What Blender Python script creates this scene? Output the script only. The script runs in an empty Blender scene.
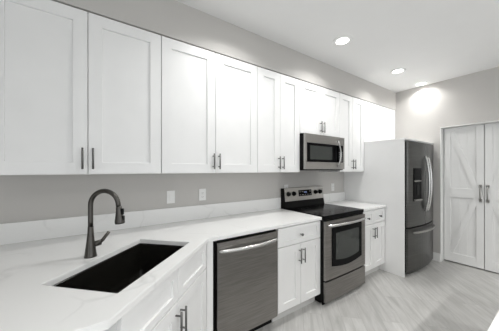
import bpy, bmesh, math, random
from mathutils import Vector, Matrix
random.seed(4)
S = bpy.context.scene
COL = S.collection
PI = math.pi

# ------------------------------------------------------------------ camera
cam_data = bpy.data.cameras.new('camera'); cam = bpy.data.objects.new('camera', cam_data); COL.objects.link(cam)
ANG = 0.9664                      # heading away from the cabinet wall's own direction
cam.location = (0, -2.1465, 1.406)
fwd = Vector((math.cos(ANG), math.sin(ANG), 0)); right = Vector((math.sin(ANG), -math.cos(ANG), 0))
cam.rotation_euler = Matrix((right, Vector((0, 0, 1)), -fwd)).transposed().to_euler()
cam_data.sensor_width = 36; cam_data.lens = 226.44 / 499 * 36
cam_data.shift_x = -0.0023; cam_data.shift_y = 0.0078
cam_data.clip_start = 0.02
S.camera = cam

# ------------------------------------------------------------------ world, light, exposure
W = bpy.data.worlds.new('world'); S.world = W; W.use_nodes = True
bg = W.node_tree.nodes['Background']; bg.inputs[0].default_value = (.93, .97, 1, 1); bg.inputs[1].default_value = 1.35
LAMP_W = 4.6
def area(name, loc, rot, sx, sy, power, col=(1, 1, 1), shape='RECTANGLE', spread=PI, parent=None, portal=False):
    d = bpy.data.lights.new(name, 'AREA'); d.shape = shape; d.size = sx
    if shape in ('RECTANGLE', 'ELLIPSE'): d.size_y = sy
    d.energy = power; d.color = col; d.spread = spread
    if portal: d.cycles.is_portal = True
    o = bpy.data.objects.new(name, d); COL.objects.link(o); o.location = loc; o.rotation_euler = rot
    if parent: o.parent = parent
    return o
area('added_window_portal', (1.2, -5.25, 1.25), (PI/2, 0, 0), 4.0, 2.2, 1, portal=True)  # portal of the unseen rear window added for daylight fill
area('added_side_window_portal', (-2.27, -3.7, 1.3), (PI/2, 0, -PI/2), 2.2, 2.0, 1, portal=True)  # portal of the unseen left window, also added for fill
vs = S.view_settings; vs.view_transform = 'Standard'; vs.look = 'None'; vs.gamma = 1; vs.use_curve_mapping = False
vs.exposure = 0.53

# ------------------------------------------------------------------ materials
def mat(name, col, rough=.5, metal=0., spec=.5, emis=None, coat=0):
    m = bpy.data.materials.new(name); m.use_nodes = True
    b = m.node_tree.nodes['Principled BSDF']
    b.inputs['Base Color'].default_value = (*col, 1); b.inputs['Roughness'].default_value = rough
    b.inputs['Metallic'].default_value = metal; b.inputs['Specular IOR Level'].default_value = spec
    b.inputs['Coat Weight'].default_value = coat
    if emis: b.inputs['Emission Color'].default_value = (*emis[0], 1); b.inputs['Emission Strength'].default_value = emis[1]
    return m
def nodes(m): return m.node_tree.nodes, m.node_tree.links, m.node_tree.nodes['Principled BSDF']
def speckle(m, col, amt, scale, stretch=(1, 1, 1), bump=0, rough=None):
    """soft tonal noise so that no surface is perfectly flat"""
    N, L, b = nodes(m)
    tc = N.new('ShaderNodeTexCoord'); mp = N.new('ShaderNodeMapping'); mp.inputs['Scale'].default_value = stretch
    nz = N.new('ShaderNodeTexNoise'); nz.inputs['Scale'].default_value = scale; nz.inputs['Detail'].default_value = 4
    L.new(tc.outputs['Object'], mp.inputs[0]); L.new(mp.outputs[0], nz.inputs['Vector'])
    r = N.new('ShaderNodeMapRange'); r.inputs[1].default_value = .25; r.inputs[2].default_value = .75
    r.inputs[3].default_value = 1 - amt; r.inputs[4].default_value = 1 + amt
    L.new(nz.outputs[0], r.inputs[0])
    mx = N.new('ShaderNodeVectorMath'); mx.operation = 'SCALE'; mx.inputs[0].default_value = col
    L.new(r.outputs[0], mx.inputs['Scale']); L.new(mx.outputs[0], b.inputs['Base Color'])
    if rough:
        q = N.new('ShaderNodeMapRange'); q.inputs[3].default_value = rough[0]; q.inputs[4].default_value = rough[1]
        L.new(nz.outputs[0], q.inputs[0]); L.new(q.outputs[0], b.inputs['Roughness'])
    if bump:
        bp = N.new('ShaderNodeBump'); bp.inputs['Strength'].default_value = bump; bp.inputs['Distance'].default_value = .002
        L.new(nz.outputs[0], bp.inputs['Height']); L.new(bp.outputs[0], b.inputs['Normal'])
    return m
def pm(name, col, rough, amt=.015, scale=6, **k):
    m = mat(name, col, rough, **{a: v for a, v in k.items() if a in ('metal', 'spec', 'coat')})
    return speckle(m, col, amt, scale, k.get('stretch', (1, 1, 1)), k.get('bump', 0), k.get('rr'))
WHITE = pm('painted_cabinet_white', (.87, .87, .865), .38)
WALL = pm('greige_wall_paint', (.55, .535, .515), .85, .01, 3, bump=.05)
ENDWALL = WALL
CEIL = pm('flat_ceiling_paint', (.80, .80, .795), .9, .01, 3)
TRIM = pm('white_trim_paint', (.83, .83, .82), .4)
PLATE = pm('white_plastic', (.82, .82, .81), .35)
SLOT = pm('dark_slot', (.05, .05, .05), .5)
STEEL = pm('brushed_stainless', (.27, .258, .245), .34, .22, 5, metal=1, stretch=(1, 1, 30), rr=(.26, .42))  # strong tone streaks: brush grain plus reflection variety put into the colour
STEEL_H = pm('brushed_stainless_light', (.42, .41, .395), .3, .06, 9, metal=1, stretch=(1, 1, 40), rr=(.24, .36))
FRIDGE = pm('dark_stainless', (.125, .125, .12), .32, .22, 5, metal=1, stretch=(1, 1, 30), rr=(.24, .38))  # same streaks, grain and painted reflection variety together
CHROME = pm('satin_chrome', (.60, .60, .59), .24, .02, 8, metal=1)
NICKEL = pm('satin_nickel', (.17, .17, .165), .32, .03, 8, metal=1)
GUN = pm('gunmetal_faucet', (.10, .095, .088), .3, .05, 10, metal=1)
BLACK = pm('black_enamel', (.004, .004, .004), .45, spec=.12)
GLASSB = pm('black_glass', (.003, .003, .0035), .15, .01, 4, spec=.06)
OVENGL = pm('oven_window_glass', (.03, .035, .032), .08, .01, 4, spec=.6)
SINKM = pm('dark_sink_steel', (.010, .0095, .008), .22, .1, 20, spec=.4)
TOE = pm('toe_kick_paint', (.62, .62, .61), .5)
SIDEG = pm('appliance_side_grey', (.018, .018, .018), .5, spec=.2)
DISP = mat('clock_digits', (.1, .2, .5), .3, emis=((.55, .65, 1), .45))
PRINT = pm('control_print', (.45, .45, .45), .5)
RINGM = pm('burner_ring_print', (.07, .07, .07), .15)
LENS = mat('lamp_lens', (1, 1, 1), .4, emis=((1, .985, .95), 9))

def quartz():
    m = mat('white_quartz', (.82, .82, .81), .18); N, L, b = nodes(m)
    g = N.new('ShaderNodeNewGeometry')
    nz = N.new('ShaderNodeTexNoise'); nz.inputs['Scale'].default_value = 1.6; nz.inputs['Detail'].default_value = 5
    L.new(g.outputs['Position'], nz.inputs['Vector'])
    sc = N.new('ShaderNodeVectorMath'); sc.operation = 'SCALE'; sc.inputs['Scale'].default_value = .75
    L.new(nz.outputs['Color'], sc.inputs[0])
    ad = N.new('ShaderNodeVectorMath'); L.new(g.outputs['Position'], ad.inputs[0]); L.new(sc.outputs[0], ad.inputs[1])
    vo = N.new('ShaderNodeTexVoronoi'); vo.feature = 'DISTANCE_TO_EDGE'; vo.inputs['Scale'].default_value = 2.1
    L.new(ad.outputs[0], vo.inputs['Vector'])
    r = N.new('ShaderNodeMapRange'); r.inputs[1].default_value = 0; r.inputs[2].default_value = .03
    r.inputs[3].default_value = 1; r.inputs[4].default_value = 0
    L.new(vo.outputs[0], r.inputs[0])
    n2 = N.new('ShaderNodeTexNoise'); n2.inputs['Scale'].default_value = 3; L.new(g.outputs['Position'], n2.inputs['Vector'])
    r2 = N.new('ShaderNodeMapRange'); r2.inputs[1].default_value = .45; r2.inputs[2].default_value = .68
    L.new(n2.outputs[0], r2.inputs[0])
    mu = N.new('ShaderNodeMath'); mu.operation = 'MULTIPLY'; L.new(r.outputs[0], mu.inputs[0]); L.new(r2.outputs[0], mu.inputs[1])
    mu2 = N.new('ShaderNodeMath'); mu2.operation = 'MULTIPLY'; L.new(mu.outputs[0], mu2.inputs[0]); mu2.inputs[1].default_value = .30
    cm = N.new('ShaderNodeMix'); cm.data_type = 'RGBA'
    cm.inputs['A'].default_value = (.86, .86, .85, 1); cm.inputs['B'].default_value = (.48, .48, .47, 1)
    L.new(mu2.outputs[0], cm.inputs['Factor']); L.new(cm.outputs['Result'], b.inputs['Base Color'])
    return m
QUARTZ = quartz()

def planks():
    m = mat('grey_wood_plank', (.5, .5, .49), .42); N, L, b = nodes(m)
    g = N.new('ShaderNodeNewGeometry'); mp = N.new('ShaderNodeMapping'); mp.inputs['Rotation'].default_value = (0, 0, -PI/4)
    L.new(g.outputs['Position'], mp.inputs[0])
    br = N.new('ShaderNodeTexBrick'); br.inputs['Scale'].default_value = 1; br.offset = .37
    br.inputs['Brick Width'].default_value = 1.22; br.inputs['Row Height'].default_value = .18
    br.inputs['Mortar Size'].default_value = .0012; br.inputs['Mortar Smooth'].default_value = .2
    br.inputs['Color1'].default_value = (.0, .0, .0, 1); br.inputs['Color2'].default_value = (1, 1, 1, 1); br.inputs['Mortar'].default_value = (.5, .5, .5, 1)
    L.new(mp.outputs[0], br.inputs['Vector'])
    st = N.new('ShaderNodeMapping'); st.inputs['Scale'].default_value = (1.1, 9, 1)
    # shift the grain by plank
    sh = N.new('ShaderNodeVectorMath'); sh.operation = 'SCALE'; sh.inputs['Scale'].default_value = 7
    L.new(br.outputs['Color'], sh.inputs[0]); ad = N.new('ShaderNodeVectorMath'); L.new(mp.outputs[0], ad.inputs[0]); L.new(sh.outputs[0], ad.inputs[1])
    L.new(ad.outputs[0], st.inputs[0])
    nz = N.new('ShaderNodeTexNoise'); nz.inputs['Scale'].default_value = 2.2; nz.inputs['Detail'].default_value = 7; nz.inputs['Roughness'].default_value = .6
    nz.inputs['Distortion'].default_value = .6
    L.new(st.outputs[0], nz.inputs['Vector'])
    cr = N.new('ShaderNodeValToRGB'); e = cr.color_ramp.elements
    e[0].position = .30; e[0].color = (.38, .375, .36, 1); e[1].position = .66; e[1].color = (.54, .535, .52, 1)
    L.new(nz.outputs[0], cr.inputs[0])
    tn = N.new('ShaderNodeMapRange'); tn.inputs[3].default_value = .92; tn.inputs[4].default_value = 1.05
    L.new(br.outputs['Color'], tn.inputs[0])
    v1 = N.new('ShaderNodeVectorMath'); v1.operation = 'SCALE'; L.new(cr.outputs[0], v1.inputs[0]); L.new(tn.outputs[0], v1.inputs['Scale'])
    mm = N.new('ShaderNodeMapRange'); mm.inputs[3].default_value = 1; mm.inputs[4].default_value = .72; L.new(br.outputs['Fac'], mm.inputs[0])
    v2 = N.new('ShaderNodeVectorMath'); v2.operation = 'SCALE'; L.new(v1.outputs[0], v2.inputs[0]); L.new(mm.outputs[0], v2.inputs['Scale'])
    L.new(v2.outputs[0], b.inputs['Base Color'])
    bp = N.new('ShaderNodeBump'); bp.inputs['Strength'].default_value = .12; bp.inputs['Distance'].default_value = .002
    L.new(nz.outputs[0], bp.inputs['Height']); L.new(bp.outputs[0], b.inputs['Normal'])
    return m
FLOOR = planks()

# ------------------------------------------------------------------ mesh helpers
def box(bm, x0, x1, y0, y1, z0, z1, M=None, bev=0):
    x0, x1 = sorted((x0, x1)); y0, y1 = sorted((y0, y1)); z0, z1 = sorted((z0, z1))
    t = bmesh.new()
    v = [t.verts.new((x, y, z)) for z in (z0, z1) for y in (y0, y1) for x in (x0, x1)]
    for f in ((0, 2, 3, 1), (4, 5, 7, 6), (0, 1, 5, 4), (1, 3, 7, 5), (3, 2, 6, 7), (2, 0, 4, 6)): t.faces.new([v[i] for i in f])
    if bev: bmesh.ops.bevel(t, geom=list(t.edges), offset=bev, segments=2, affect='EDGES', profile=.6)
    merge(bm, t, M)
def merge(bm, t, M=None):
    if M is not None: bmesh.ops.transform(t, matrix=M, verts=t.verts)
    mp = {v: bm.verts.new(v.co) for v in t.verts}
    for f in t.faces:
        try:
            nf = bm.faces.new([mp[v] for v in f.verts]); nf.smooth = f.smooth
        except ValueError: pass
    t.free()
def prism(bm, pts, axis, a0, a1, M=None, smooth=False, bev=0):
    """pts: 2-D outline, extruded along axis 'x','y' or 'z'"""
    t = bmesh.new()
    def P(p, a): return {'x': (a, p[0], p[1]), 'y': (p[0], a, p[1]), 'z': (p[0], p[1], a)}[axis]
    A = [t.verts.new(P(p, a0)) for p in pts]; B = [t.verts.new(P(p, a1)) for p in pts]
    n = len(pts)
    t.faces.new(A); t.faces.new(B[::-1])
    for i in range(n):
        f = t.faces.new((A[i], B[i], B[(i+1) % n], A[(i+1) % n])); f.smooth = smooth
    bmesh.ops.recalc_face_normals(t, faces=t.faces)
    if bev: bmesh.ops.bevel(t, geom=list(t.edges), offset=bev, segments=2, affect='EDGES', profile=.6)
    merge(bm, t, M)
def tube(bm, path, r, n=14, M=None, cap=True):
    """round tube along a path; r is a number or one radius per point"""
    t = bmesh.new(); path = [Vector(p) for p in path]
    rs = r if isinstance(r, (list, tuple)) else [r] * len(path)
    rings = []; prev = None
    for i, p in enumerate(path):
        d = (path[min(i+1, len(path)-1)] - path[max(i-1, 0)]).normalized()
        if prev is None:
            u = d.orthogonal().normalized()
        else:
            u = (prev - d * prev.dot(d)).normalized()
        prev = u; w = d.cross(u)
        rings.append([t.verts.new(p + (u * math.cos(2*PI*k/n) + w * math.sin(2*PI*k/n)) * rs[i]) for k in range(n)])
    for a, b in zip(rings, rings[1:]):
        for k in range(n):
            f = t.faces.new((a[k], a[(k+1) % n], b[(k+1) % n], b[k])); f.smooth = True
    if cap: t.faces.new(rings[0][::-1]); t.faces.new(rings[-1])
    bmesh.ops.recalc_face_normals(t, faces=t.faces)
    merge(bm, t, M)
def lathe(bm, prof, n=40, M=None):
    t = bmesh.new(); rings = []
    for r, z in prof:
        if r < 1e-5: rings.append([t.verts.new((0, 0, z))])
        else: rings.append([t.verts.new((r*math.cos(2*PI*k/n), r*math.sin(2*PI*k/n), z)) for k in range(n)])
    for a, b in zip(rings, rings[1:]):
        for k in range(n):
            k2 = (k+1) % n
            q = [a[k % len(a)], a[k2 % len(a)], b[k2 % len(b)], b[k % len(b)]]
            q2 = []
            for v in q:
                if v not in q2: q2.append(v)
            if len(q2) > 2:
                f = t.faces.new(q2); f.smooth = True
    bmesh.ops.recalc_face_normals(t, faces=t.faces)
    merge(bm, t, M)
def link(name, bm, m, parent=None, label=None):
    me = bpy.data.meshes.new(name); bm.normal_update(); bm.to_mesh(me); bm.free(); me.materials.append(m)
    o = bpy.data.objects.new(name, me); COL.objects.link(o)
    if parent: o.parent = parent
    if label: o['label'] = label
    return o
def thing(name, label, cat, loc=(0, 0, 0), rz=0, group=None):
    o = bpy.data.objects.new(name, None); COL.objects.link(o); o.empty_display_size = .1
    o.location = loc; o.rotation_euler = (0, 0, rz); o['label'] = label; o['category'] = cat
    if group: o['group'] = group
    return o
def tag(o, label, cat, group=None):
    o['label'] = label; o['category'] = cat
    if group: o['group'] = group
    return o
def struct(name, bm, m):
    o = link(name, bm, m); o['kind'] = 'structure'; return o
def NB(): return bmesh.new()
def B(*a, **k):
    bm = NB(); box(bm, *a, **k); return bm

def shaker(x0, x1, z0, z1, yb, yf, stile=.062, rail=None, depth=.012):
    """framed flat-panel front facing -Y in the local frame"""
    rail = rail or stile; bm = NB(); e = .0012; s = .0012
    def ring(ix, iz, y): return [bm.verts.new(c) for c in ((x0+ix, y, z0+iz), (x1-ix, y, z0+iz), (x1-ix, y, z1-iz), (x0+ix, y, z1-iz))]
    R = [ring(0, 0, yb), ring(0, 0, yf+e), ring(e, e, yf), ring(stile, rail, yf), ring(stile+s, rail+s, yf+depth)]
    for a, b in zip(R, R[1:]):
        for k in range(4): bm.faces.new((a[k], a[(k+1) % 4], b[(k+1) % 4], b[k]))
    bm.faces.new(R[-1]); bm.faces.new(R[0][::-1])
    bmesh.ops.recalc_face_normals(bm, faces=bm.faces)
    return bm
def bar_pull(x, z0, z1, yf, parent, m=None, horizontal=False):
    bm = NB(); yo = yf - .033; r = .006
    if not horizontal:
        tube(bm, [(x, yo, z0), (x, yo, z1)], r)
        for z in (z0+.022, z1-.022): tube(bm, [(x, yf, z), (x, yo, z)], .0048, 10)
    return link('handle', bm, m or NICKEL, parent)
def knob(x, z, yf, parent):
    bm = NB(); M = Matrix.Translation((x, yf, z)) @ Matrix.Rotation(PI/2, 4, 'X')
    lathe(bm, [(0, 0), (.007, 0), (.006, .012), (.011, .018), (.014, .024), (.013, .029), (0, .031)], 24, M)
    return link('knob', bm, NICKEL, parent)

# ------------------------------------------------------------------ room
XR = 4.33; XL = -2.2; YF = -5.2; ZC = 2.743; T = .12
struct('floor', B(XL, 5.3, YF, 0, -.08, 0), FLOOR)
struct('ceiling', B(XL, 5.3, YF, 0, ZC, ZC+.08), CEIL)
struct('wall_back', B(XL-T, 5.3, 0, T, 0, ZC), WALL)
SY0, SY1, SZ0, SZ1 = -4.8, -2.6, .3, 2.3
bm = NB(); box(bm, XL-T, XL, SY1, 0, 0, ZC); box(bm, XL-T, XL, YF, SY0, 0, ZC); box(bm, XL-T, XL, SY0, SY1, 0, SZ0); box(bm, XL-T, XL, SY0, SY1, SZ1, ZC)
struct('wall_left', bm, WALL)
bm = NB()
for y in (SY0, -3.73, SY1-.06): box(bm, XL-.08, XL-.03, y, y+.06, SZ0, SZ1)
for z in (SZ0, SZ1-.06): box(bm, XL-.08, XL-.03, SY0, SY1, z, z+.06)
struct('added_window_2', bm, TRIM)  # unseen window added so daylight reaches faces turned to the left
DY0, DY1, DZ = -.950, -1.860, 2.045
bm = NB(); box(bm, XR, XR+.16, DY0, 0, 0, ZC); box(bm, XR, XR+.16, DY1, DY0, DZ, ZC); box(bm, XR, XR+.16, YF, DY1, 0, ZC)
struct('wall_right', bm, WALL)
bm = NB(); box(bm, 5.2, 5.3, -2.2, -.6, 0, ZC); box(bm, XR+.16, 5.2, -.65, -.6, 0, ZC); box(bm, XR+.16, 5.2, -2.2, -2.15, 0, ZC)
struct('wall_closet', bm, WALL)
bm = NB(); WX0, WX1, WZ0, WZ1 = -.8, 3.2, .15, 2.35
box(bm, XL, WX0, YF-T, YF, 0, ZC); box(bm, WX1, 5.3, YF-T, YF, 0, ZC); box(bm, WX0, WX1, YF-T, YF, 0, WZ0); box(bm, WX0, WX1, YF-T, YF, WZ1, ZC)
struct('wall_front', bm, WALL)
bm = NB()
for x in (WX0, 1.17, WX1-.06): box(bm, x, x+.06, YF-.08, YF-.03, WZ0, WZ1)
for z in (WZ0, WZ1-.06): box(bm, WX0, WX1, YF-.08, YF-.03, z, z+.06)
struct('added_window_1', bm, TRIM)  # unseen window added behind the camera as a front fill source
# white jamb lining of the closet opening
bm = NB(); box(bm, XR-.002, XR+.16, DY0-.008, DY0+.0, 0, DZ); box(bm, XR-.002, XR+.16, DY1, DY0, DZ-.008, DZ)
box(bm, XR-.002, XR+.16, DY1, DY1+.008, 0, DZ)
struct('trim_1', bm, TRIM)
def baseboard(name, x0, x1, y0, y1):
    bm = NB(); box(bm, x0, x1, y0, y1, 0, .10)
    t = .004
    if x1-x0 < y1-y0: box(bm, x0+t, x1, y0, y1, .10, .125)
    else: box(bm, x0, x1, y0, y1-t, .10, .125)
    return struct(name, bm, TRIM)
baseboard('baseboard_right', XR-.014, XR, DY0, -.02)
# soffit over the cabinets, flush with their doors, running into the end wall
SOF = -.335
struct('wall_soffit', B(XL, XR, SOF, 0, 2.441, ZC), WALL)

# closet doors: board doors with applied rails and diagonal braces
def closet_door(name, ya, yb, side):
    # ya = hinge side, yb = meeting side
    X = 4.450; s = 1 if ya > yb else -1
    w = abs(ya-yb); t0 = thing(name, '', '', (X, ya, 0)); del t0['label']; del t0['category']; t0['kind'] = 'structure'
    def yy(u): return -s*u           # u along the leaf from the hinge side
    z0, z1 = .018, DZ-.012
    bm = NB(); n = 5; a = .003
    bw = (w-.004)/n
    for k in range(n):
        y0, y1 = sorted((yy(a+k*bw), yy(a+(k+1)*bw)))
        prism(bm, [(.016+.002, y0), (.016, y0+.002), (.016, y1-.002), (.016+.002, y1), (.036, y1), (.036, y0)], 'z', z0, z1)
    link('board_panel', bm, TRIM, t0)
    st = .075; bm = NB(); e = .0015
    def bar(u0, u1, za, zb): box(bm, 0, .016, yy(u0), yy(u1), za, zb, bev=e)
    bar(a, a+st, z0, z1); bar(w-a-st, w-a, z0, z1)
    bar(a+st, w-a-st, z1-.035, z1); bar(a+st, w-a-st, z0, z0+.13); bar(a+st, w-a-st, .99, 1.125)
    link('frame', bm, TRIM, t0)
    for (ua, za, ub, zb) in ((a+st, z1-.035, w-a-st, 1.125), (w-a-st, .99, a+st, z0+.13)):
        d = Vector((ub-ua, zb-za)).normalized(); nrm = Vector((-d.y, d.x)); hw = .03
        # brace clipped at the panel's corners
        bm = NB()
        sg = 1 if ub > ua else -1; vz = 1 if zb > za else -1
        dx = hw/abs(d.y)*1.0; dz = hw/abs(d.x)
        pts = [(ua, za), (ua+sg*dx, za), (ub, zb-vz*dz), (ub, zb), (ub-sg*dx, zb), (ua, za+vz*dz)]
        prism(bm, [(yy(u), z) for u, z in pts], 'x', .003, .016)
        link('brace', bm, TRIM, t0)
    bm = NB(); u = w - .035; zc = 1.07
    pth = []
    for k in range(9):
        f = k/8; pth.append((-.012 - .03*math.sin(PI*f)**.6, yy(u), zc-.095+.19*f))
    tube(bm, pth, [.011, .009, .0085, .0085, .0085, .0085, .0085, .009, .011], 12)
    for z in (zc-.1, zc+.1): box(bm, -.012, .001, yy(u)-.016, yy(u)+.016, z-.022, z+.022, bev=.003)
    h = link('handle', bm, STEEL_H, t0, 'arched dark metal pull handle')
    return t0
closet_door('door_1', DY0-.012, -1.403, 1)
closet_door('door_2', DY1+.010, -1.405, -1)

# ------------------------------------------------------------------ upper cabinets
UZ0, UZ1 = 1.372, 2.438; UF = -.33
def upper(x0, x1, label, z0=UZ0, mode='pull', xf=None):
    t = thing('upper_cabinet', label, 'cabinet', ((x0+x1)/2, 0, z0), 0, 'white upper cabinets along the wall')
    w = x1-x0; h = UZ1-z0; a = -w/2; b = w/2
    bm = NB(); box(bm, a+.001, b-.001, UF+.030, -.002, 0, h-.003)
    link('body', bm, WHITE, t)
    g = .0025
    for k, (da, db) in enumerate(((a+g, -.002), (.002, b-g))):
        d = link('door', shaker(da, db, .004, h-.006, UF+.021, UF, .076), WHITE, t)
        s = -1 if k == 0 else 1
        if mode == 'pull': bar_pull(s*.0275, .036, .172, UF, d)
        else: knob(s*.02, .035, UF, d)
    return t
upper(-.491, .423, 'wide white shaker wall cabinet at the far left, above the faucet')
upper(.423, 1.337, 'wide white shaker wall cabinet above the light switch and outlet')
upper(1.337, 1.941, 'narrow full-height white wall cabinet directly left of the microwave')
upper(1.941, 2.703, 'short white wall cabinet mounted over the microwave', z0=1.822)
upper(2.703, 3.309, 'narrow full-height white wall cabinet between the microwave and fridge panel')
upper(3.312, 4.262, 'short white wall cabinet over the refrigerator', z0=1.813, mode='knob')
tag(link('filler_strip', B(4.264, XR-.001, UF+.004, UF+.022, 1.815, 2.436), WHITE), 'narrow white filler strip between last wall cabinet and end wall', 'trim strip')

# ------------------------------------------------------------------ base cabinets
CT = .885; BF = -.605; DF = -.625
def base(x0, x1, label, drawers, loc=(0, 0, 0), rz=0, toe=True, pulls=True, knobs=True, depth=.60, hx=.026, name='base_cabinet', sidetoe=0):
    t = thing(name, label, 'cabinet', loc, rz, 'white base cabinets under the counter')
    w = x1-x0
    body = NB()
    if name == 'base_cabinet':
        box(body, x0+.001, x1-.001, -depth, -.003, .105, CT-.001)
    else:   # corner sink base: five sided, hollow for the bowl
        box(body, x0+.001, x0+.019, -.0, depth*.5, .105, CT-.001); box(body, x1-.019, x1-.001, 0, .12, .105, CT-.001)
        box(body, x0+.019, x1-.019, 0, .018, .105, .62); box(body, x0+.019, x1-.019, 0.0, .018, .84, CT-.001)
        box(body, x0+.019, x1-.019, 0, .3, .105, .12)
    link('body', body, WHITE, t)
    yb, yf = (BF, DF) if name == 'base_cabinet' else (-.001, -.021)
    g = .003; mid = (x0+x1)/2
    halves = ((x0+g, mid-.002), (mid+.002, x1-g))
    if drawers == 1:
        d = link('drawer', shaker(x0+g, x1-g, .702, CT-.012, yb, yf, .05, .04), WHITE, t); knob(mid, .782, yf, d)
    else:
        for a, b in halves:
            d = link('drawer', shaker(a, b, .702, CT-.012, yb, yf, .05, .04), WHITE, t)
            if knobs: knob((a+b)/2, .782, yf, d)
    for k, (a, b) in enumerate(halves):
        d = link('door', shaker(a, b, .115, .696, yb, yf, .068), WHITE, t)
        bar_pull(mid + (-1 if k == 0 else 1)*hx, .515, .655, yf, d)
    ty = -.55 if name == 'base_cabinet' else .055
    link('toe_kick', B(x0+.001, x1-.001, ty, ty+.015, .001, .105), TOE, t)
    return t
base(1.345, 1.932, 'white base cabinet between dishwasher and range with one drawer over two doors', 1)
base(2.704, 3.308, 'white base cabinet between range and fridge panel with two small drawers', 2)
# diagonal corner: local x runs along the face, -y points out of it
V0 = .892; s2 = math.sqrt(.5)
base(-.802, .030, 'angled white corner cabinet under the sink', 2, loc=(V0*s2, -V0*s2, 0), rz=PI/4, knobs=False, name='sink_cabinet')
tag(link('filler_strip', B(.668, .716, -.624, -.60, .10, CT-.001), WHITE), 'white filler strip between the sink cabinet and the dishwasher', 'trim strip')
# end run to the left of the diagonal
t = thing('base_cabinet', 'white cabinet end below the left counter, left of the sink cabinet', 'cabinet', (-.9, -.6, 0))
bm = NB(); box(bm, -.75, .0, -.58, .58, .105, CT-.001); box(bm, 0, .86, -.62, -.60, .105, CT-.001); link('body', bm, WHITE, t)
link('toe_kick', B(-.74, .74, -.53, .55, .001, .105), TOE, t)

# ------------------------------------------------------------------ countertops
def slab(name, outline, hole, z0, z1):
    bm = NB()
    def loop(pts):
        vs_ = [bm.verts.new((x, y, z1)) for x, y in pts]
        return [bm.edges.new((vs_[i], vs_[(i+1) % len(vs_)])) for i in range(len(vs_))]
    E = loop(outline) + (loop(hole) if hole else [])
    bmesh.ops.triangle_fill(bm, use_beauty=True, use_dissolve=False, edges=E)
    r = bmesh.ops.extrude_face_region(bm, geom=list(bm.faces))
    bmesh.ops.translate(bm, verts=[v for v in r['geom'] if isinstance(v, bmesh.types.BMVert)], vec=(0, 0, z0-z1))
    bmesh.ops.recalc_face_normals(bm, faces=bm.faces)
    sharp = [e for e in bm.edges if len(e.link_faces) == 2 and e.calc_face_angle(0) > .6]
    bmesh.ops.bevel(bm, geom=sharp, offset=.0025, segments=2, affect='EDGES')
    return link(name, bm, QUARTZ)
def uv(u, v): return ((u+v)*s2, (u-v)*s2)
U0, U1, VA, VB = -.729, -.087, .462, .836
def rrect(u0, u1, v0, v1, r, n=4):
    out = []
    for cu, cv, a0 in ((u1-r, v1-r, 0), (u0+r, v1-r, 90), (u0+r, v0+r, 180), (u1-r, v0+r, 270)):
        for k in range(n+1):
            a = math.radians(a0 + 90*k/n); out.append((cu+r*math.cos(a), cv+r*math.sin(a)))
    return out
hole = [uv(u, v) for u, v in rrect(U0, U1, VA, VB, .005)]
c = slab('countertop', [(XL, -.001), (XL, -1.277), (.039, -1.277), (.671, -.645), (1.930, -.645), (1.930, -.001)], hole, CT, .915)
tag(c, 'white veined quartz countertop with the sink cut-out, left of the range', 'countertop')
c = slab('countertop', [(2.702, -.001), (2.702, -.645), (3.308, -.645), (3.308, -.001)], None, CT, .915)
tag(c, 'short white quartz countertop between the range and the fridge panel', 'countertop')
tag(link('backsplash', B(XL, 1.930, -.021, -.001, .9155, 1.052, bev=.0015), QUARTZ), 'long low quartz backsplash behind the sink counter', 'backsplash')
tag(link('backsplash', B(2.702, 3.308, -.021, -.001, .9155, 1.045, bev=.0015), QUARTZ), 'short low quartz backsplash on the counter right of the range', 'backsplash')

# ------------------------------------------------------------------ sink
t = thing('sink', 'black undermount sink set diagonally in the corner counter', 'sink', (0, 0, 0), 0)
bm = NB()
rings = []
for (off, z, r) in ((.022, CT-.001, .02), (.004, CT-.001, .014), (.0, CT-.006, .010), (-.006, .70, .012), (-.020, .668, .02), (-.04, .662, .02)):
    rings.append([bm.verts.new((*uv(u, v), z)) for u, v in rrect(U0-off, U1+off, VA-off, VB+off, r)])
for a, b in zip(rings, rings[1:]):
    for k in range(len(a)): bm.faces.new((a[k], a[(k+1) % len(a)], b[(k+1) % len(b)], b[k]))
bm.faces.new(rings[-1])
# outer skin
ro = [[bm.verts.new((*uv(u, v), z)) for u, v in rrect(U0-.022, U1+.022, VA-.022, VB+.022, .02)] for z in (CT-.004,)]
ri = [[bm.verts.new((*uv(u, v), z)) for u, v in rrect(U0-.004, U1+.004, VA-.004, VB+.004, .02)] for z in (CT-.012, .655)]
al = [rings[0]] + ro + ri
for a, b in zip(al, al[1:]):
    for k in range(len(a)): bm.faces.new((a[k], a[(k+1) % len(a)], b[(k+1) % len(b)], b[k]))
bm.faces.new(ri[-1])
bmesh.ops.recalc_face_normals(bm, faces=bm.faces)
link('bowl', bm, SINKM, t)
bm = NB(); cx_, cy_ = uv((U0+U1)/2, .60)
lathe(bm, [(.056, 0), (.055, .004), (.042, .003), (.040, -.0), (0, -.0)], 32, Matrix.Translation((cx_, cy_, .6635)))
for k in range(6): tube(bm, [(cx_+.026*math.cos(k*PI/3), cy_+.026*math.sin(k*PI/3), .6635), (cx_+.026*math.cos(k*PI/3), cy_+.026*math.sin(k*PI/3), .667)], .005, 8)
link('drain', bm, NICKEL, t)

# ------------------------------------------------------------------ faucet
FU, FV = -.426, .402
fx, fy = uv(FU, FV)
t = thing('faucet', 'dark metal gooseneck pull-down kitchen faucet behind the sink', 'faucet', (fx, fy, .915), math.radians(-45+8))
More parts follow.
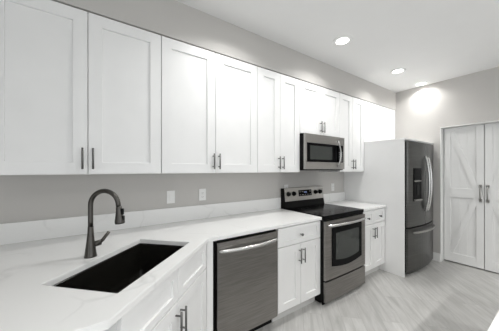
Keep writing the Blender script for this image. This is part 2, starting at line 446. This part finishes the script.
# local +x points over the sink
bm = NB(); lathe(bm, [(0, 0), (.031, 0), (.031, .004), (.029, .012), (.0245, .05), (.020, .085), (.0165, .12), (.0145, .15), (.0135, .17)], 32)
link('base', bm, GUN, t)
R_ = .080; ZS = .290
p = [(0, 0, .16), (0, 0, .20), (0, 0, ZS)] + [(R_-R_*math.cos(a), 0, ZS+R_*math.sin(a)) for a in [PI*k/18 for k in range(1, 18)]]
a_end = PI*17/18
p += [(2*R_+.002, 0, ZS-.012)]
bm = NB(); tube(bm, p, .0128, 18); link('neck', bm, GUN, t)
bm = NB(); hx0 = 2*R_+.003
M = Matrix.Translation((hx0, 0, ZS-.01)) @ Matrix.Rotation(math.radians(-4), 4, 'Y')
lathe(bm, [(0, .004), (.0145, .004), (.0155, -.004), (.0160, -.02), (.0195, -.045), (.0245, -.072), (.0255, -.086), (.0240, -.092), (.014, -.0925), (0, -.0925)], 28, M)
h = link('spray_head', bm, GUN, t)
bm = NB(); box(bm, hx0+.012, hx0+.026, -.0085, .0085, ZS-.052, ZS-.018, bev=.003); box(bm, hx0+.016, hx0+.0295, -.0095, .0095, ZS-.085, ZS-.058, bev=.003)
link('spray_button', bm, BLACK, h, 'black spray button')
# lever on the side of the body
bm = NB()
ld = Vector((.62, .78, 0)).normalized()
tube(bm, [tuple(ld*.015 + Vector((0, 0, .066))), tuple(ld*.05 + Vector((0, 0, .070)))], [.0165, .0155], 20)
tube(bm, [tuple(ld*.044 + Vector((0, 0, .070))), tuple(ld*.060 + Vector((0, 0, .082))), tuple(ld*.092 + Vector((0, 0, .122)))], [.011, .0095, .0085], 14)
link('lever', bm, GUN, t)

# ------------------------------------------------------------------ dishwasher
t = thing('dishwasher', 'stainless steel dishwasher with a curved bar handle beside the corner cabinet', 'dishwasher', (1.035, 0, 0))
a, b = -.300, .305
bm = NB(); box(bm, a-.012, b, -.60, -.05, .105, CT-.004); link('body', bm, BLACK, t)
bm = NB(); n = 10; f0 = -.632
pts = [(a+.012, -.603)]
for k in range(n+1):
    f = k/n; pts.append((a+.012 + (b-.006-a-.012)*f, f0 - .006*math.sin(PI*f)**.5))
pts.append((b-.006, -.603))
prism(bm, pts, 'z', .108, .860, smooth=False)
link('door', bm, STEEL, t)
def arc_handle(parent, x0, x1, z, yb, bow, r, m, drop=0, posts=.02, nm='handle', flat=1.0):
    bm = NB(); P_ = []
    for k in range(25):
        f = k/24; P_.append((x0+(x1-x0)*f, yb-.004-(.026+bow)*math.sin(PI*f)**.6, z-drop*math.sin(PI*f)))
    tube(bm, P_, r, 14)
    return link(nm, bm, m, parent)
arc_handle(t, a+.028, b-.022, .797, f0, .026, .0145, CHROME, drop=.0)
link('toe_kick', B(a, b, -.545, -.53, .001, .104), BLACK, t)

# ------------------------------------------------------------------ range
t = thing('kitchen_range', 'stainless and black freestanding electric range with glass cooktop', 'range', (2.315, 0, 0))
a, b = -.379, .379
bm = NB(); box(bm, a, b, -.655, -.025, .03, .885); box(bm, a+.02, b-.02, -.60, -.06, .0, .03); link('body', bm, BLACK, t)
bm = NB(); box(bm, a-.001, b+.001, -.665, -.11, .886, .924, bev=.006)
ck = link('cooktop', bm, GLASSB, t)
for (x, y, r) in ((-.19, -.50, .11), (.19, -.50, .085), (-.19, -.24, .075), (.19, -.24, .10)):
    bm = NB(); M = Matrix.Translation((x, y, .9242))
    for rr in (r, r*.62): lathe(bm, [(rr-.002, 0), (rr-.0018, .0004), (rr, .0004), (rr+.0002, 0)], 48, M)
    link('burner_ring', bm, RINGM, ck)
# backguard
bm = NB(); prism(bm, [(-.012, .886), (-.012, 1.165), (-.060, 1.168), (-.078, 1.00), (-.095, .93), (-.095, .886)], 'x', a, b, bev=.003); bgd = link('backguard', bm, BLACK, t)
q0 = Vector((0, -.0785, 1.003)); q1 = Vector((0, -.0610, 1.1685)); dq = (q1-q0).normalized(); nq = Vector((0, -dq.z, dq.y))
def onpan(x0, x1, s0, s1, h0, h1, bm):
    """box on the sloped panel: s along the slope, h out of it"""
    M = Matrix(((1, 0, 0, 0), (0, dq.y, nq.y, q0.y), (0, dq.z, nq.z, q0.z), (0, 0, 0, 1)))
    box(bm, x0, x1, s0, s1, h0, h1, M=M, bev=.001)
L_ = (q1-q0).length
bm = NB(); onpan(a+.012, b-.006, .0, L_, 0, .004, bm); pn = link('control_panel', bm, STEEL_H, t)
bm = NB(); onpan(-.125, .128, .052, .132, .004, .006, bm); dsp = link('display', bm, GLASSB, pn)
# clock digits 12:00-style blocks
SEG = {'1': 'bc', '2': 'abged', '0': 'abcdef', '5': 'afgcd', ':': ''}
def digits(txt, x, s0, w, h, bm):
    th = .0016
    for ch in txt:
        if ch == ':':
            for f in (.3, .7): onpan(x, x+th, s0+h*f, s0+h*f+th, .006, .0068, bm)
            x += w*.5; continue
        for sg in SEG[ch]:
            r = {'a': (0, w, h-th, h), 'b': (w-th, w, h/2, h), 'c': (w-th, w, 0, h/2), 'd': (0, w, 0, th), 'e': (0, th, 0, h/2), 'f': (0, th, h/2, h), 'g': (0, w, h/2-th/2, h/2+th/2)}[sg]
            onpan(x+r[0], x+r[1], s0+r[2], s0+r[3], .006, .0068, bm)
        x += w*1.4
bm = NB(); digits('12:05', -.022, .092, .009, .018, bm); link('clock', bm, DISP, pn)
bm = NB()
for i in range(5):
    for j in range(2):
        if i == 2 and j == 1: continue
        x = -.105 + i*.048; s = .066 + j*.040
        if abs(x) < .045 and j == 1: continue
        bm = NB(); onpan(x, x+.02, s, s+.006, .0058, .0064, bm); link('touch_key', bm, PRINT, pn)
for kx in (-.308, -.213, .205, .300):
    bm = NB(); c0 = q0 + dq*.092 + nq*.004
    zax = nq; xax = Vector((1, 0, 0)); yax = zax.cross(xax)
    M = Matrix(((xax.x, yax.x, zax.x, kx), (xax.y, yax.y, zax.y, c0.y), (xax.z, yax.z, zax.z, c0.z), (0, 0, 0, 1)))
    lathe(bm, [(0, 0), (.031, 0), (.030, .006), (.025, .010), (.0225, .026), (.020, .029), (0, .029)], 32, M)
    box(bm, -.0045, .0045, -.020, .020, .024, .035, M=M, bev=.002)
    link('knob', bm, BLACK, pn)
# oven door, bowed slightly
def bowed(x0, x1, yb, yf, bow, z0, z1, n=16):
    bm = NB(); pts = [(x0, yb)]
    for k in range(n+1):
        f = k/n; pts.append((x0+(x1-x0)*f, yf-bow*math.sin(PI*f)))
    pts.append((x1, yb)); prism(bm, pts, 'z', z0, z1); return bm
od = link('oven_door', bowed(a+.004, b-.004, -.657, -.682, .006, .262, .868), STEEL, t)
# black window surround with an arched lower edge
def window_outline(x0, x1, zt, zb, sag, r, n=12):
    pts = [(x0, zt-r)]
    for k in range(1, 5): ang = PI - PI/2*k/4; pts.append((x0+r+r*math.cos(ang), zt-r+r*math.sin(ang)))
    for k in range(0, 5): ang = PI/2 - PI/2*k/4; pts.append((x1-r+r*math.cos(ang), zt-r+r*math.sin(ang)))
    for k in range(n+1):
        f = k/n; pts.append((x1-(x1-x0)*f, zb - sag*math.sin(PI*f)))
    return pts
bm = NB(); prism(bm, window_outline(-.275, .285, .795, .395, .035, .012), 'y', -.6905, -.680); wn = link('oven_window', bm, GLASSB, od, 'black glass oven window surround')
bm = NB(); prism(bm, window_outline(-.215, .225, .735, .455, .025, .012), 'y', -.6920, -.690); link('glass_pane', bm, OVENGL, od)
arc_handle(t, a+.03, b-.03, .826, -.684, .022, .0135, CHROME)
link('drawer', bowed(a+.004, b-.004, -.657, -.682, .006, .035, .245), STEEL, t)
link('toe_kick', B(a+.01, b-.01, -.64, -.63, .0, .034), BLACK, t)

# ------------------------------------------------------------------ microwave
t = thing('microwave', 'stainless over-the-range microwave with a black door window', 'microwave', (2.322, 0, 1.398))
a, b = -.377, .377; H = .420
bm = NB(); box(bm, a, b, -.378, -.004, 0, H, bev=.002); link('body', bm, BLACK, t)
bm = NB(); mf = -.405
box(bm, a+.002, b-.002, mf, -.379, .315, H-.002, bev=.003); link('top_vent_panel', bm, STEEL_H, t)
bm = NB(); box(bm, a+.002, b-.002, mf, -.379, .010, .095, bev=.003)
box(bm, a+.002, a+.030, mf, -.379, .097, .313, bev=.002); box(bm, b-.03, b-.002, mf, -.379, .097, .313, bev=.002)
link('front_frame', bm, STEEL_H, t)
bm = NB(); box(bm, a+.032, .205, mf+.001, -.379, .097, .313, bev=.002); d = link('door', bm, GLASSB, t)
bm = NB(); box(bm, a+.085, .115, mf-.0008, mf+.001, .125, .285, bev=.0004); link('door_window', bm, OVENGL, d)
bm = NB(); P_ = [(.222, mf-.006-.040*math.sin(PI*k/16)**.8, .045+.325*k/16) for k in range(17)]
tube(bm, P_, [.0125 - .003*abs(k-8)/8 for k in range(17)], 14); link('handle', bm, CHROME, d)
bm = NB(); box(bm, .245, b-.032, mf+.001, -.379, .097, .313, bev=.001); cp = link('control_panel', bm, GLASSB, t)
bm = NB()
for i in range(3):
    for j in range(5): link('touch_key', B(.258+i*.026, .274+i*.026, mf+.0004, mf+.0014, .112+j*.026, .122+j*.026), PRINT, cp)
bm = NB(); box(bm, a+.06, b-.06, -.34, -.06, -.004, .0005); link('underside_vent', bm, SIDEG, t)

# ------------------------------------------------------------------ refrigerator with its surround
t = thing('refrigerator_surround', 'white panel and top board boxing in the refrigerator', 'panel', (3.320, 0, 0))
bm = NB(); box(bm, -.008, .010, -.86, -.001, .0, 1.789, bev=.001); link('side_panel', bm, WHITE, t)
bm = NB(); box(bm, -.010, XR-.002-3.32, -.865, -.001, 1.790, 1.812, bev=.0015); link('top_board', bm, WHITE, t)

FX = 3.800; FZ = 1.772
t = thing('refrigerator', 'dark stainless french door refrigerator with water dispenser and bottom freezer', 'refrigerator', (FX, 0, 0))
a, b = -.452, .452
bm = NB(); box(bm, a+.006, b-.006, -.78, -.06, .05, FZ-.012, bev=.004); link('body', bm, SIDEG, t)
bm = NB(); box(bm, a+.02, b-.02, -.80, -.74, .012, .06)
for x in (a+.05, b-.05): lathe(bm, [(0, 0), (.02, 0), (.02, .014), (0, .014)], 16, Matrix.Translation((x, -.77, 0)))
link('toe_grille', bm, BLACK, t)
def fy_(x): return -.888 - .045*math.cos(PI/2*x/b)       # bowed front
def fdoor(x0, x1, z0, z1, nm, cut=None):
    bm = NB(); n = 12; pts = [(x0, fy_(x0)+.026)]
    pts.append((x0, fy_(x0)+.010))
    for k in range(n+1):
        x = x0+.008 + (x1-x0-.016)*k/n; pts.append((x, fy_(x)))
    pts.append((x1, fy_(x1)+.010)); pts.append((x1, fy_(x1)+.026))
    prism(bm, pts, 'z', z0, z1, bev=.002); d = link(nm, bm, FRIDGE, t)
    link('door_liner', B(x0+.001, x1-.001, -.80, max(fy_(x0), fy_(x1))+.0262, z0+.001, z1-.001), BLACK, d, 'black inner edge of the door')
    return d
dl = fdoor(a, -.003, .645, FZ, 'door'); dr = fdoor(.003, b, .645, FZ, 'door'); fz = fdoor(a, b, .055, .628, 'freezer_drawer')
link('gasket', B(a+.01, b-.01, -.802, -.775, .06, FZ-.02), BLACK, t)
def vhandle(x, parent):
    bm = NB(); y0 = fy_(x)
    P_ = [(x, y0-.012-.046*math.sin(PI*k/20)**.75, .83+.76*k/20) for k in range(21)]
    tube(bm, P_, .0145, 14)
    for z in (.845, 1.575): box(bm, x-.012, x+.012, y0-.022, y0+.002, z-.02, z+.02, bev=.003)
    link('handle', bm, CHROME, parent)
vhandle(-.036, dl); vhandle(.036, dr)
bm = NB(); P_ = []
for k in range(21):
    x = -.36+.72*k/20; P_.append((x, fy_(x)-.02-.03*math.sin(PI*k/20)**.5, .575))
tube(bm, P_, .0125, 14); link('handle', bm, STEEL_H, fz)
# dispenser
x0, x1 = -.335, -.135
def slab_on(x0, x1, z0, z1, out, m, nm, parent, inn=.012, bev=.0015):
    bm = NB(); n = 6; pts = [(x0 + (x1-x0)*k/n, fy_(x0 + (x1-x0)*k/n)-out) for k in range(n+1)]
    pts += [(x, y+out+inn) for x, y in pts[::-1]]
    prism(bm, pts, 'z', z0, z1); return link(nm, bm, m, parent)
dp = slab_on(x0, x1, .985, 1.425, .004, BLACK, 'dispenser', t)
slab_on(x0+.012, x1-.012, 1.265, 1.412, .006, GLASSB, 'control_panel', dp)
slab_on(x0+.016, x1-.016, 1.01, 1.250, .0055, BLACK, 'alcove', dp)
slab_on(x0+.016, x1-.016, 1.243, 1.258, .012, STEEL_H, 'nozzle_bar', dp)
slab_on(x0+.075, x1-.075, 1.06, 1.20, .012, SIDEG, 'paddle', dp)
slab_on(x0+.01, x1-.01, .99, 1.008, .020, STEEL_H, 'drip_tray', dp)

# ------------------------------------------------------------------ outlets and switch
def plate(name, x, z, label, cat, kind):
    t = thing(name, label, cat, (x, 0, z), 0)
    bm = NB(); box(bm, -.036, .036, -.006, -.0005, -.058, .058, bev=.002); link('cover_plate', bm, PLATE, t)
    if kind == 'switch':
        bm = NB(); box(bm, -.0165, .0165, -.0095, -.005, -.033, .033, bev=.0015); link('rocker', bm, PLATE, t)
    else:
        bm = NB(); box(bm, -.0165, .0165, -.0085, -.005, -.033, .033, bev=.0015); s = link('socket', bm, PLATE, t)
        bm = NB()
        for zz in (-.018, .018):
            box(bm, -.008, -.0055, -.0088, -.008, zz-.005, zz+.005); box(bm, .0055, .008, -.0088, -.008, zz-.004, zz+.004)
            box(bm, -.002, .002, -.0088, -.008, zz-.013, zz-.009)
        link('slots', bm, SLOT, s, 'dark socket slots')
    return t
plate('light_switch', .583, 1.150, 'white rocker light switch on the wall above the backsplash', 'switch', 'switch')
plate('wall_outlet', .893, 1.153, 'white double wall outlet right of the light switch', 'outlet', 'outlet')
plate('wall_outlet', 3.010, 1.133, 'white wall outlet between the range and the fridge panel', 'outlet', 'outlet')
plate('wall_outlet', 2.035, 1.150, 'white wall outlet peeking out above the range backguard', 'outlet', 'outlet')

# ------------------------------------------------------------------ recessed lights
def can(x, y, label, power=LAMP_W, group=None):
    t = thing('recessed_light', label, 'ceiling light', (x, y, ZC), 0, group)
    bm = NB(); lathe(bm, [(.060, 0.0), (.060, -.004), (.068, -.008), (.092, -.006), (.097, -.001), (.097, 0)], 48); link('trim_ring', bm, TRIM, t)
    bm = NB(); lathe(bm, [(0, -.0015), (.0595, -.0015), (.0595, -.0035), (0, -.0035)], 40); link('lens', bm, LENS, t)
    area('downlight', (0, 0, -.012), (0, 0, 0), .115, .115, power, (1, .992, .975), 'DISK', math.radians(140), t)
can(2.123, -.752, 'round recessed ceiling light nearest the camera of the visible row', LAMP_W)
can(3.396, -.752, 'middle recessed ceiling light, near the microwave end of the ceiling')
can(4.200, -.752, 'recessed ceiling light right against the end wall above the closet side', LAMP_W*.6)
for x, y in ((1.0, -.79),): can(x, y, 'recessed ceiling light above the counter, its edge touching the top of the picture', LAMP_W)
for x, y in ((-.9, -3.3), (.7, -3.3), (2.3, -3.3), (3.7, -3.3)): can(x, y, 'added recessed fill light, unseen behind the camera', LAMP_W*2.7, 'added fill lights behind the camera')  # unseen lamps added to fill the room from the front

# ------------------------------------------------------------------ island, only its quartz corner edge shows
ISY = -1.988
t = thing('kitchen_island', 'white quartz topped island at the bottom right corner', 'island', (2.0, -2.4, 0))
bm = NB(); box(bm, -1.35, 1.0, -.40, .40, .10, CT-.001); link('body', bm, WHITE, t)
bm = NB(); box(bm, -1.32, .97, -.34, .34, .001, .10); link('toe_kick', bm, TOE, t)
bm = NB(); box(bm, -1.40, 1.05, -.72, ISY+2.4, CT, .915, bev=.0025); link('countertop', bm, QUARTZ, t)
